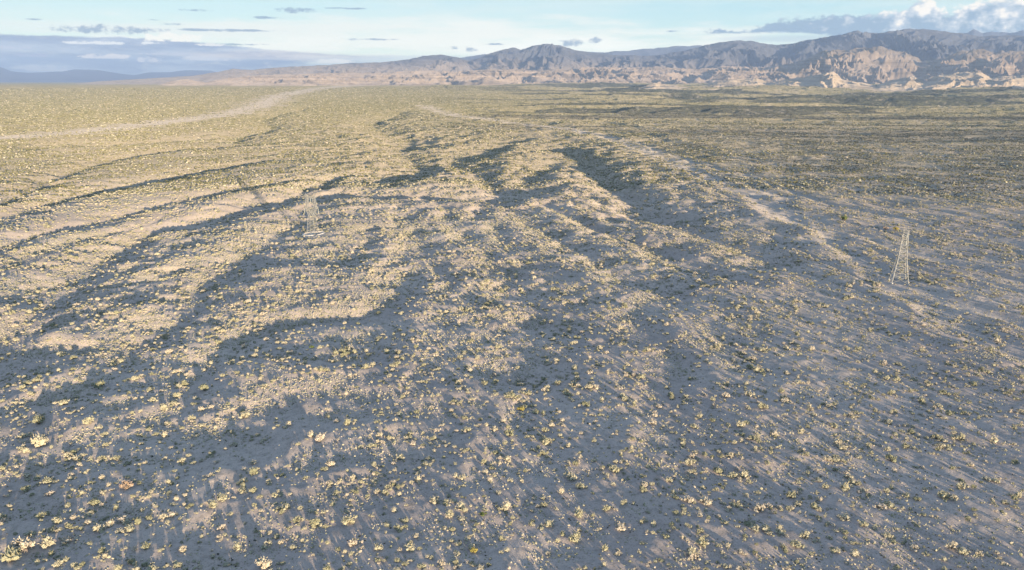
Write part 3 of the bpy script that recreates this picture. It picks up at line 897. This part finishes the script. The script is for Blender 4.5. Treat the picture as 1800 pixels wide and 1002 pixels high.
note(1465, 752, 20, KINDS[4], 'thin upright shrub of pale twigs on the right slope')
note(1485, 385, 16, K_GREEN, 'tallest yellow green shrub on the plain left of the right hand pylon', 1.6)
note(430, 718, 26, KINDS[3], 'wide pale yellow shrub under the dark gully at left')
note(70, 770, 38, KINDS[1], 'large many branched olive shrub by the left edge')
note(175, 662, 26, KINDS[0], 'yellow shrub in the dark hollow at left')
note(68, 732, 28, KINDS[4], 'yellow shrub with dark left half near the left edge')
note(358, 668, 26, KINDS[2], 'single pale shrub in the narrow dark gully')
note(158, 742, 26, KINDS[0], 'round yellow shrub at the lip of a lit mound at left')
note(548, 765, 22, KINDS[5], 'cream shrub beside the tall one on the hollow rim')
note(1175, 845, 20, KINDS[0], 'cream shrub on shaded flat sand right of the clustered bushes')
note(1556, 402, 14, K_DRY, 'orange dry shrub behind the top of the right hand pylon')
note(1574, 404, 13, K_YELLOW, 'yellow shrub just behind the top of the right hand pylon')
for a in NOTABLE:
    stand('desert_shrub', a[3], a[0], a[1], a[2] * 0.78, a[5], random.uniform(0, 6.28), a[4])

# scatter ------------------------------------------------------------
TH0, TH1 = R(-41), R(41)
def in_polar(n, r0, r1, p):
    """n random points between r0 and r1; density per area falls as r**-p"""
    u = rng.random(n)
    if abs(p - 2) < 1e-6: r = r0 * (r1 / r0) ** u
    else:
        k = 2 - p; r = (r0 ** k + u * (r1 ** k - r0 ** k)) ** (1 / k)
    th = TH0 + (TH1 - TH0) * rng.random(n)
    return r * np.sin(th), r * np.cos(th)

def scatter():
    P = []
    area = lambda r0, r1: 0.5 * (TH1 - TH0) * (r1 ** 2 - r0 ** 2)
    # medium and large shrubs, in family clumps, to 900 m
    n = int(area(120, 900) * 0.092)
    x, y = in_polar(n, 120, 900, 0)
    k = rng.poisson(0.9, n)
    xo = np.repeat(x, k) + rng.normal(0, 2.0, k.sum()); yo = np.repeat(y, k) + rng.normal(0, 2.0, k.sum())
    x = np.concatenate([x, xo]); y = np.concatenate([y, yo])
    dn = fbm(x / 45, y / 45, 301, 3)
    keep = rng.random(len(x)) < np.clip(0.68 + 1.3 * dn, 0.2, 1)
    x, y = x[keep], y[keep]
    s = np.clip(rng.lognormal(math.log(0.57), 0.46, len(x)), 0.26, 1.8)
    P.append((x, y, s, rng.integers(0, 6, len(x)), s * rng.uniform(0.62, 1.1, len(x))))
    # small tufts
    n = int(area(120, 650) * 2.0)
    x, y = in_polar(n, 120, 650, 0)
    dn = fbm(x / 30, y / 30, 311, 3) + 0.25 * fbm(x / 7, y / 7, 315, 2)
    za = lookup('z', x, y); zb = lookup('z', x + ax * 7, y + ay * 7)
    face = (zb - za) / 7.0          # ground rising away from the sun: stony sunny faces carry most tufts
    keep = rng.random(n) < np.clip(0.19 + 0.9 * dn + 8.0 * face, 0.07, 1)
    x, y = x[keep], y[keep]
    s = np.clip(rng.lognormal(math.log(0.26), 0.33, len(x)), 0.14, 0.6)
    P.append((x, y, s, rng.integers(6, 9, len(x)), s * rng.uniform(0.7, 1.2, len(x))))
    # middle distance
    n = 560000
    x, y = in_polar(n, 850, 7000, 1.75)
    r = np.hypot(x, y)
    dn = fbm(x / 120, y / 60, 321, 3)
    keep = rng.random(n) < np.clip(0.65 + 1.3 * dn, 0.15, 1)
    x, y, r = x[keep], y[keep], r[keep]
    g = np.clip(r / 1100, 1, None)
    s = np.clip(rng.lognormal(math.log(0.85), 0.35, len(x)), 0.4, 1.9) * g ** 0.85
    P.append((x, y, s, rng.integers(6, 11, len(x)), s / g ** 0.5 * rng.uniform(0.8, 1.3, len(x))))
    x = np.concatenate([p[0] for p in P]); y = np.concatenate([p[1] for p in P])
    s = np.concatenate([p[2] for p in P]); k = np.concatenate([p[3] for p in P]); hz = np.concatenate([p[4] for p in P])
    dk = (rng.random(len(x)) < 0.12 + 0.34 * sst(x - 0.05 * y, 40, 330) * sst(y, 300, 700) + 0.97 * lookup('belt', x, y)) & (k >= 6)  # dark tufts: a few at random, the rest paint shade on the right plain
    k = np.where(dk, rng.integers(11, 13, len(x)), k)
    ol = (rng.random(len(x)) < 0.75 * sst(np.hypot(x, y), 650, 1000)) & (k >= 6) & (k < 11)
    k = np.where(ol, rng.integers(13, 15, len(x)), k)
    z = lookup('z', x, y); wm = lookup('wm', x, y)
    keep = (rng.random(len(x)) > wm * 0.93)
    for a in NOTABLE:
        keep &= np.hypot(x - a[0], y - a[1]) > a[2] * 1.0
    for tx, ty, tr in CLEAR:
        keep &= np.hypot(x - tx, y - ty) > tr
    return x[keep], y[keep], z[keep], s[keep], k[keep], hz[keep]


TLx, TLy = (float(v) for v in px_ground(550, 409))
TRx, TRy = (float(v) for v in px_ground(1580, 494))
CLEAR = [(TLx, TLy, 7.5), (TRx, TRy, 4.5)]
sx, sy, sz, ss, sk, sh = scatter()
# the largest as seen from here stand alone
Y_ = sy * math.cos(PITCH) - (sz - CAM_H) * math.sin(PITCH)
xp = 900 + F_PX * sx / Y_; yp = 501 - F_PX * (sy * math.sin(PITCH) + (sz - CAM_H) * math.cos(PITCH)) / Y_
show = np.where((xp > 0) & (xp < 1800) & (yp < 1000) & (sk < 6), ss / np.sqrt(sx ** 2 + sy ** 2 + CAM_H ** 2), 0)
N_IND = 300 - len(NOTABLE)
big = np.argsort(-show)[:N_IND]
WORDS = ['open many lobed', 'broad spreading', 'tight rounded', 'low wide', 'tall ragged', 'small compact']
# landmarks in the photograph that the larger shrubs can be found by: (column, row, words)
MARKS = [(222, 848, 'the big dry pinkish shrub'), (833, 965, 'the yellow shrub at the bottom edge'), (915, 713, 'the orange yellow shrub beside the track'),
         (30, 965, 'the clump in the bottom left corner'), (100, 913, 'the round pale shrub at lower left'), (465, 985, 'the clump cut by the bottom edge'),
         (612, 910, 'the twin crowned cream shrub'), (720, 960, 'the pale branching shrub at bottom centre'), (1010, 838, 'the long ragged shrub by the track'),
         (1012, 940, 'the shrub with a lit tail'), (1090, 925, 'the ragged shrub at the pale strip'), (1672, 958, 'the tall olive shrub at far right'),
         (1485, 855, 'the tall dark based shrub'), (1392, 866, 'the dense cream shrub at lower right'), (1240, 880, 'the pinkish sprawling shrub'),
         (1565, 805, 'the two tiered cream shrub'), (1300, 750, 'the flat topped cream shrub'), (70, 770, 'the many branched shrub at the left edge'),
         (175, 662, 'the yellow shrub in the dark hollow'), (430, 718, 'the wide shrub under the dark gully'), (562, 770, 'the tall shrub on the hollow rim'),
         (1580, 495, 'the right hand pylon'), (550, 409, 'the left hand pylon'), (1175, 845, 'the cream shrub on flat sand')]
ORD = ['nearest', 'second', 'third', 'fourth', 'fifth', 'sixth', 'seventh', 'eighth', 'ninth', 'tenth', 'eleventh', 'twelfth', 'thirteenth', 'fourteenth', 'fifteenth', 'sixteenth']
buckets = {}
for i in big:
    px_, py_ = float(xp[i]), float(yp[i])
    dd = [math.hypot(px_ - a, (py_ - b)) for a, b, _ in MARKS]; q = int(np.argmin(dd)); a, b, _ = MARKS[q]
    if abs(px_ - a) > abs(py_ - b): side = 'right of' if px_ > a else 'left of'
    else: side = 'below' if py_ > b else 'above'
    buckets.setdefault((q, side), []).append((dd[q], int(i)))
for (q, side), lst in buckets.items():
    lst.sort()
    for n_, (_, i) in enumerate(lst):
        k = int(sk[i])
        if k == 0 and len(MARKS[q][2].split()) > 7: k = 3
        stand('desert_shrub', KINDS[k], float(sx[i]), float(sy[i]), float(ss[i]), float(sh[i] / ss[i]), float(rng.uniform(0, 6.28)),
              f'{WORDS[k]} shrub, {ORD[min(n_, 15)]} larger one {side} {MARKS[q][2]}', 'larger shrubs scattered over the foreground')
rest = np.ones(len(sx), bool); rest[big] = False
sx, sy, sz, ss, sk, sh = (v[rest] for v in (sx, sy, sz, ss, sk, sh))

# everything smaller or further: one object, copies placed on its points
me = bpy.data.meshes.new('desert_scrub')
me.vertices.add(len(sx)); me.vertices.foreach_set('co', np.stack([sx, sy, sz], -1).astype(np.float32).ravel())
a_ = me.attributes.new('pick', 'INT', 'POINT'); a_.data.foreach_set('value', sk.astype(np.int32))
a_ = me.attributes.new('size', 'FLOAT_VECTOR', 'POINT'); a_.data.foreach_set('vector', np.stack([ss, ss, sh], -1).astype(np.float32).ravel())
a_ = me.attributes.new('turn', 'FLOAT_VECTOR', 'POINT')
a_.data.foreach_set('vector', np.stack([rng.normal(0, .08, len(sx)), rng.normal(0, .08, len(sx)), rng.uniform(0, 6.283, len(sx))], -1).astype(np.float32).ravel())
scrub = link('desert_scrub', me, M_leaf); scrub['kind'] = 'stuff'

# the far tufts are copied from four real tufts that stand in the scene
protos = []
for i in range(6):
    pass
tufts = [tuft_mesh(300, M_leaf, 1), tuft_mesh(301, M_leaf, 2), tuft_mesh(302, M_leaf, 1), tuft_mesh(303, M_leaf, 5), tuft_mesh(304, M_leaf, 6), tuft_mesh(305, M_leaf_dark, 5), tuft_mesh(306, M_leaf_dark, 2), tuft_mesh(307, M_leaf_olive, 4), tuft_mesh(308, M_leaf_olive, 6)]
tx, ty = px_ground(700, 900)
PROTO = []
for i, mm in enumerate([k[0] for k in KINDS] + tufts):
    po = bpy.data.objects.new('grass_tuft' if i > 5 else 'shrub_crown', mm)
    PROTO.append(po)
ng = bpy.data.node_groups.new('place_scrub', 'GeometryNodeTree')
ng.interface.new_socket('Geometry', in_out='INPUT', socket_type='NodeSocketGeometry')
ng.interface.new_socket('Geometry', in_out='OUTPUT', socket_type='NodeSocketGeometry')
gi = ng.nodes.new('NodeGroupInput'); go = ng.nodes.new('NodeGroupOutput')
iop = ng.nodes.new('GeometryNodeInstanceOnPoints')
m2p = ng.nodes.new('GeometryNodeMeshToPoints'); ng.links.new(gi.outputs[0], m2p.inputs[0])
ng.links.new(m2p.outputs[0], iop.inputs['Points'])
iop.inputs['Pick Instance'].default_value = True
join = ng.nodes.new('GeometryNodeJoinGeometry')
for i, po in enumerate(reversed(PROTO)):
    oi = ng.nodes.new('GeometryNodeObjectInfo'); oi.inputs['Object'].default_value = po
    oi.inputs['As Instance'].default_value = True
    ng.links.new(oi.outputs['Geometry'], join.inputs[0])
ng.links.new(join.outputs[0], iop.inputs['Instance'])
def named(nm, typ):
    n = ng.nodes.new('GeometryNodeInputNamedAttribute'); n.data_type = typ; n.inputs['Name'].default_value = nm
    return n.outputs['Attribute']
ng.links.new(named('pick', 'INT'), iop.inputs['Instance Index'])
e2r = ng.nodes.new('FunctionNodeEulerToRotation'); ng.links.new(named('turn', 'FLOAT_VECTOR'), e2r.inputs[0])
ng.links.new(e2r.outputs[0], iop.inputs['Rotation'])
ng.links.new(named('size', 'FLOAT_VECTOR'), iop.inputs['Scale'])
ng.links.new(iop.outputs[0], go.inputs[0])
md = scrub.modifiers.new('place_scrub', 'NODES'); md.node_group = ng
print('SCRUB points', len(sx))


# ------------------------------------------------------------------ lattice pylons
mg, tg, _, og = new_mat('galvanised_steel')
pb = tg.add('ShaderNodeBsdfPrincipled'); pb.inputs['Metallic'].default_value = 0.25; pb.inputs['Roughness'].default_value = 0.55
tg.put(pb.inputs['Base Color'], tg.mix(tg.rng(tg.noise(tg.add('ShaderNodeNewGeometry').outputs['Position'], 1.5, 3), 0.35, 0.65), (0.24, 0.238, 0.235, 1), (0.34, 0.335, 0.33, 1)))
tg.l.new(pb.outputs[0], og.inputs[0]); M_steel = mg
mc, tcn, bc, _ = new_mat('concrete_footing')
tcn.put(bc.inputs[0], tcn.mix(tcn.noise(tcn.add('ShaderNodeNewGeometry').outputs['Position'], 1.2, 4), (0.50, 0.46, 0.42, 1), (0.66, 0.62, 0.57, 1))); M_conc = mc
mi, ti, bi, _ = new_mat('insulator_glass'); bi.inputs[0].default_value = (0.62, 0.63, 0.60, 1); M_ins = mi


def bars(name, segs, wd, mat, parent):
    """angle-section bars between point pairs, one mesh"""
    bm = bmesh.new()
    for seg in segs:
        a, b = Vector(seg[0]), Vector(seg[1]); w_ = seg[2] if len(seg) > 2 else wd
        d = (b - a)
        if d.length < 1e-4: continue
        d.normalize()
        ref = Vector((0, 0, 1)) if abs(d.z) < 0.9 else Vector((1, 0, 0))
        u = d.cross(ref).normalized(); v = d.cross(u).normalized()
        prof = [u * -w_ * .5 + v * -w_ * .5, u * w_ * .5 + v * -w_ * .5, u * w_ * .5 + v * -w_ * .32, u * -w_ * .32 + v * -w_ * .32, u * -w_ * .32 + v * w_ * .5, u * -w_ * .5 + v * w_ * .5]
        r0 = [bm.verts.new(a + p) for p in prof]; r1 = [bm.verts.new(b + p) for p in prof]
        for i in range(6):
            bm.faces.new((r0[i], r0[(i + 1) % 6], r1[(i + 1) % 6], r1[i]))
        bm.faces.new(r0[::-1]); bm.faces.new(r1)
    me = bpy.data.meshes.new(name); bm.to_mesh(me); bm.free()
    return link(name, me, mat, parent)


def corner(h, k, prof):
    hs = [p[0] for p in prof]
    wx = np.interp(h, hs, [p[1] for p in prof]); wy = np.interp(h, hs, [p[2] for p in prof])
    return Vector(((1 if k in (0, 1) else -1) * wx / 2, (1 if k in (1, 2) else -1) * wy / 2, h))


def braced_body(root, prof, levels, leg_w, br_w):
    for k in range(4):
        pts = [corner(h, k, prof) for h in levels]
        bars('leg', [(pts[i], pts[i + 1]) for i in range(len(pts) - 1)], leg_w, M_steel, root)
    seg = []
    for i in range(len(levels) - 1):
        h0, h1 = levels[i], levels[i + 1]
        for k in range(4):
            k2 = (k + 1) % 4
            a, b, c, d = corner(h0, k, prof), corner(h0, k2, prof), corner(h1, k, prof), corner(h1, k2, prof)
            seg += [(a, d), (b, c), (c, d)]
            if h1 - h0 > 2.6:      # secondary bracing in the tall bays
                mx = (a + b + c + d) / 4
                seg += [((a + c) / 2, (a + mx) / 2, br_w * .7), ((b + d) / 2, (b + mx) / 2, br_w * .7)]
        seg.append((corner(h1, 0, prof), corner(h1, 2, prof), br_w * .7))
    bars('cross_bracing', seg, br_w, M_steel, root)


def truss_arm(name, root, p0s, tip, n, wd):
    """tapering arm: four chords from p0s to the tip with zigzag bracing"""
    seg = []
    P = [[Vector(p).lerp(Vector(tip), i / n) for i in range(n + 1)] for p in p0s]
    for q in P: seg.append((q[0], q[-1]))
    m_ = len(P)
    for i in range(n):
        for j in range(m_):
            seg.append((P[j][i], P[(j + 1) % m_][i + 1], wd * .7))
    return bars(name, seg, wd, M_steel, root)


def insulator(root, top, length):
    bm = bmesh.new(); n = int(length / 0.16)
    ring = []
    for i in range(n * 2 + 1):
        rr = 0.17 if i % 2 else 0.05
        z = top[2] - length * i / (n * 2)
        ring.append([bm.verts.new((top[0] + rr * math.cos(a * 1.0472), top[1] + rr * math.sin(a * 1.0472), z)) for a in range(6)])
    for i in range(len(ring) - 1):
        for j in range(6):
            bm.faces.new((ring[i][j], ring[i][(j + 1) % 6], ring[i + 1][(j + 1) % 6], ring[i + 1][j]))
    me = bpy.data.meshes.new('insulator_string'); bm.to_mesh(me); bm.free()
    return link('insulator_string', me, M_ins, root)


def footings(root, prof):
    for k in range(4):
        p = corner(0, k, prof)
        bm = bmesh.new(); bmesh.ops.create_cone(bm, cap_ends=True, segments=10, radius1=0.75, radius2=0.55, depth=1.3)
        bmesh.ops.translate(bm, verts=bm.verts, vec=(p.x, p.y, -0.35))
        me = bpy.data.meshes.new('footing'); bm.to_mesh(me); bm.free()
        link('footing', me, M_conc, root)


def pylon_root(x, y, rz, label):
    root = bpy.data.objects.new('lattice_pylon', None); C.objects.link(root)
    root.location = (x, y, float(zat(x, y)[0]) + 0.25); root.rotation_euler = (0, 0, rz)
    root['label'] = label; root['category'] = 'pylon'
    return root


# left pylon: waisted body carrying a window-shaped head
root = pylon_root(TLx, TLy, R(-12), 'pale lattice pylon with window shaped head, ring of bare earth round its feet')
prof = [(0, 7.4, 7.4), (5, 5.6, 5.6), (13.5, 4.2, 4.0), (14.5, 4.0, 3.6)]
braced_body(root, prof, [0, 3.2, 6.0, 8.5, 10.6, 12.5, 14.5], 0.25, 0.12)
footings(root, prof)
seg = []
for sy_ in (-1, 1):
    for sx_ in (-1, 1):
        a = Vector((sx_ * 1.7, sy_ * 1.6, 14.5)); b = Vector((sx_ * 4.3, sy_ * 1.2, 20.5)); c = Vector((sx_ * 3.1, sy_ * 0.9, 28.5))
        ai = Vector((0, sy_ * 1.5, 17.2)); bi_ = Vector((sx_ * 2.3, sy_ * 1.1, 21.5)); ci = Vector((sx_ * 1.9, sy_ * 0.8, 28.0))
        seg += [(a, b, .26), (b, c, .24), (ai, bi_, .2), (bi_, ci, .24), (a, ai, .24)]
        for i in range(5):
            t0, t1 = i / 5, (i + 1) / 5
            seg += [(a.lerp(b, t0), ai.lerp(bi_, t1), .17), (ai.lerp(bi_, t0), a.lerp(b, t1), .17)]
            seg += [(b.lerp(c, t0), bi_.lerp(ci, t1), .17), (bi_.lerp(ci, t0), b.lerp(c, t1), .17)]
for i in range(7):
    for sx_ in (-1, 1):
        zz = 15 + i * 2.1
        xo = np.interp(zz, [14.5, 20.5, 28.5], [1.7, 4.3, 3.1]) * sx_
        seg.append(((xo, -1.3, zz), (xo, 1.3, zz + 1.0), .13))
bars('window_frame', seg, .2, M_steel, root)
seg = []
for sy_ in (-1, 1):
    seg += [((-4.8, sy_ * .2, 28.9), (4.8, sy_ * .2, 28.9), .22), ((-3.1, sy_ * .9, 28.0), (3.1, sy_ * .9, 28.0), .22), ((-4.8, sy_ * .2, 28.9), (-3.1, sy_ * .9, 28.0)), ((4.8, sy_ * .2, 28.9), (3.1, sy_ * .9, 28.0))]
    for i in range(6):
        x0_ = -3 + i
        seg += [((x0_, sy_ * .9, 28.0), (x0_ + .5, sy_ * .2, 28.9), .12), ((x0_ + .5, sy_ * .2, 28.9), (x0_ + 1, sy_ * .9, 28.0), .12)]
bars('top_beam', seg, .16, M_steel, root)
for sx_ in (-1, 1):
    truss_arm('ground_wire_peak', root, [(sx_ * 3.1, -.8, 28.4), (sx_ * 3.1, .8, 28.4), (sx_ * 2.0, 0, 28.9)], (sx_ * 4.1, 0, 31.5), 3, .15)
    truss_arm('cross_arm', root, [(sx_ * 4.2, -1.1, 20.2), (sx_ * 4.2, 1.1, 20.2), (sx_ * 4.2, -.9, 22.0), (sx_ * 4.2, .9, 22.0)], (sx_ * 5.6, 0, 20.4), 3, .18)
    insulator(root, (sx_ * 5.5, 0, 20.3), 3.8)
insulator(root, (0, 0, 28.0), 3.4)
# ring of graded bare earth round its base
bm = bmesh.new(); rg = 48
for i, (rr, dz) in enumerate([(0.2, .3), (3.5, .28), (6.0, .30), (6.8, 1.25), (7.7, 1.0), (9.6, -.25)]):
    for j in range(rg):
        a = 2 * math.pi * j / rg; q = rr * (1 + (.05 * math.sin(3 * a) + .04 * math.sin(7 * a + 1)) * (rr > 3))
        x_, y_ = TLx + q * math.cos(a), TLy + q * math.sin(a)
        bm.verts.new((x_, y_, 0))
bm.verts.ensure_lookup_table()
zz = zat([v.co.x for v in bm.verts], [v.co.y for v in bm.verts])
z0 = float(zat(TLx, TLy)[0])
for n_, v in enumerate(bm.verts):
    dz = [.3, .28, .30, 1.25, 1.0, -.25][n_ // rg]; f = [0, 0, .1, .3, .6, 1][n_ // rg]
    v.co.z = z0 * (1 - f) + float(zz[n_]) * f + dz
for i in range(5):
    for j in range(rg):
        bm.faces.new((bm.verts[i * rg + j], bm.verts[i * rg + (j + 1) % rg], bm.verts[(i + 1) * rg + (j + 1) % rg], bm.verts[(i + 1) * rg + j]))
bm.faces.new([bm.verts[j] for j in range(rg)][::-1])
bmesh.ops.recalc_face_normals(bm, faces=bm.faces)
mpe, tpe, bpe, _ = new_mat('graded_earth')
tpe.put(bpe.inputs[0], tpe.mix(tpe.noise(tpe.add('ShaderNodeNewGeometry').outputs['Position'], .9, 5), (0.52, 0.45, 0.40, 1), (0.70, 0.62, 0.56, 1)))
me = bpy.data.meshes.new('pylon_pad'); bm.to_mesh(me); bm.free()
o = link('earth_pad', me, mpe); o['kind'] = 'structure'

# right pylon: splayed feet under a long slim shaft
root = pylon_root(TRx, TRy, R(-16), 'slim grey lattice pylon with splayed feet beside the bare wash at right')
prof = [(0, 8.6, 8.6), (14.5, 4.3, 4.3), (30, 2.7, 2.7)]
braced_body(root, prof, [0, 4.2, 8.2, 11.6, 14.5, 16.7, 18.8, 20.8, 22.7, 24.5, 26.3, 28.1, 30], 0.25, 0.12)
footings(root, prof)
for sy_ in (-1, 1):      # short arms, seen nearly end on
    for h in (24.5, 28.1):
        truss_arm('cross_arm', root, [(-1.3, sy_ * 1.4, h), (1.3, sy_ * 1.4, h), (-1.2, sy_ * 1.4, h + 1.6), (1.2, sy_ * 1.4, h + 1.6)], (0, sy_ * 5.2, h + .3), 3, .17)
        insulator(root, (0, sy_ * 5.1, h + .2), 2.6)
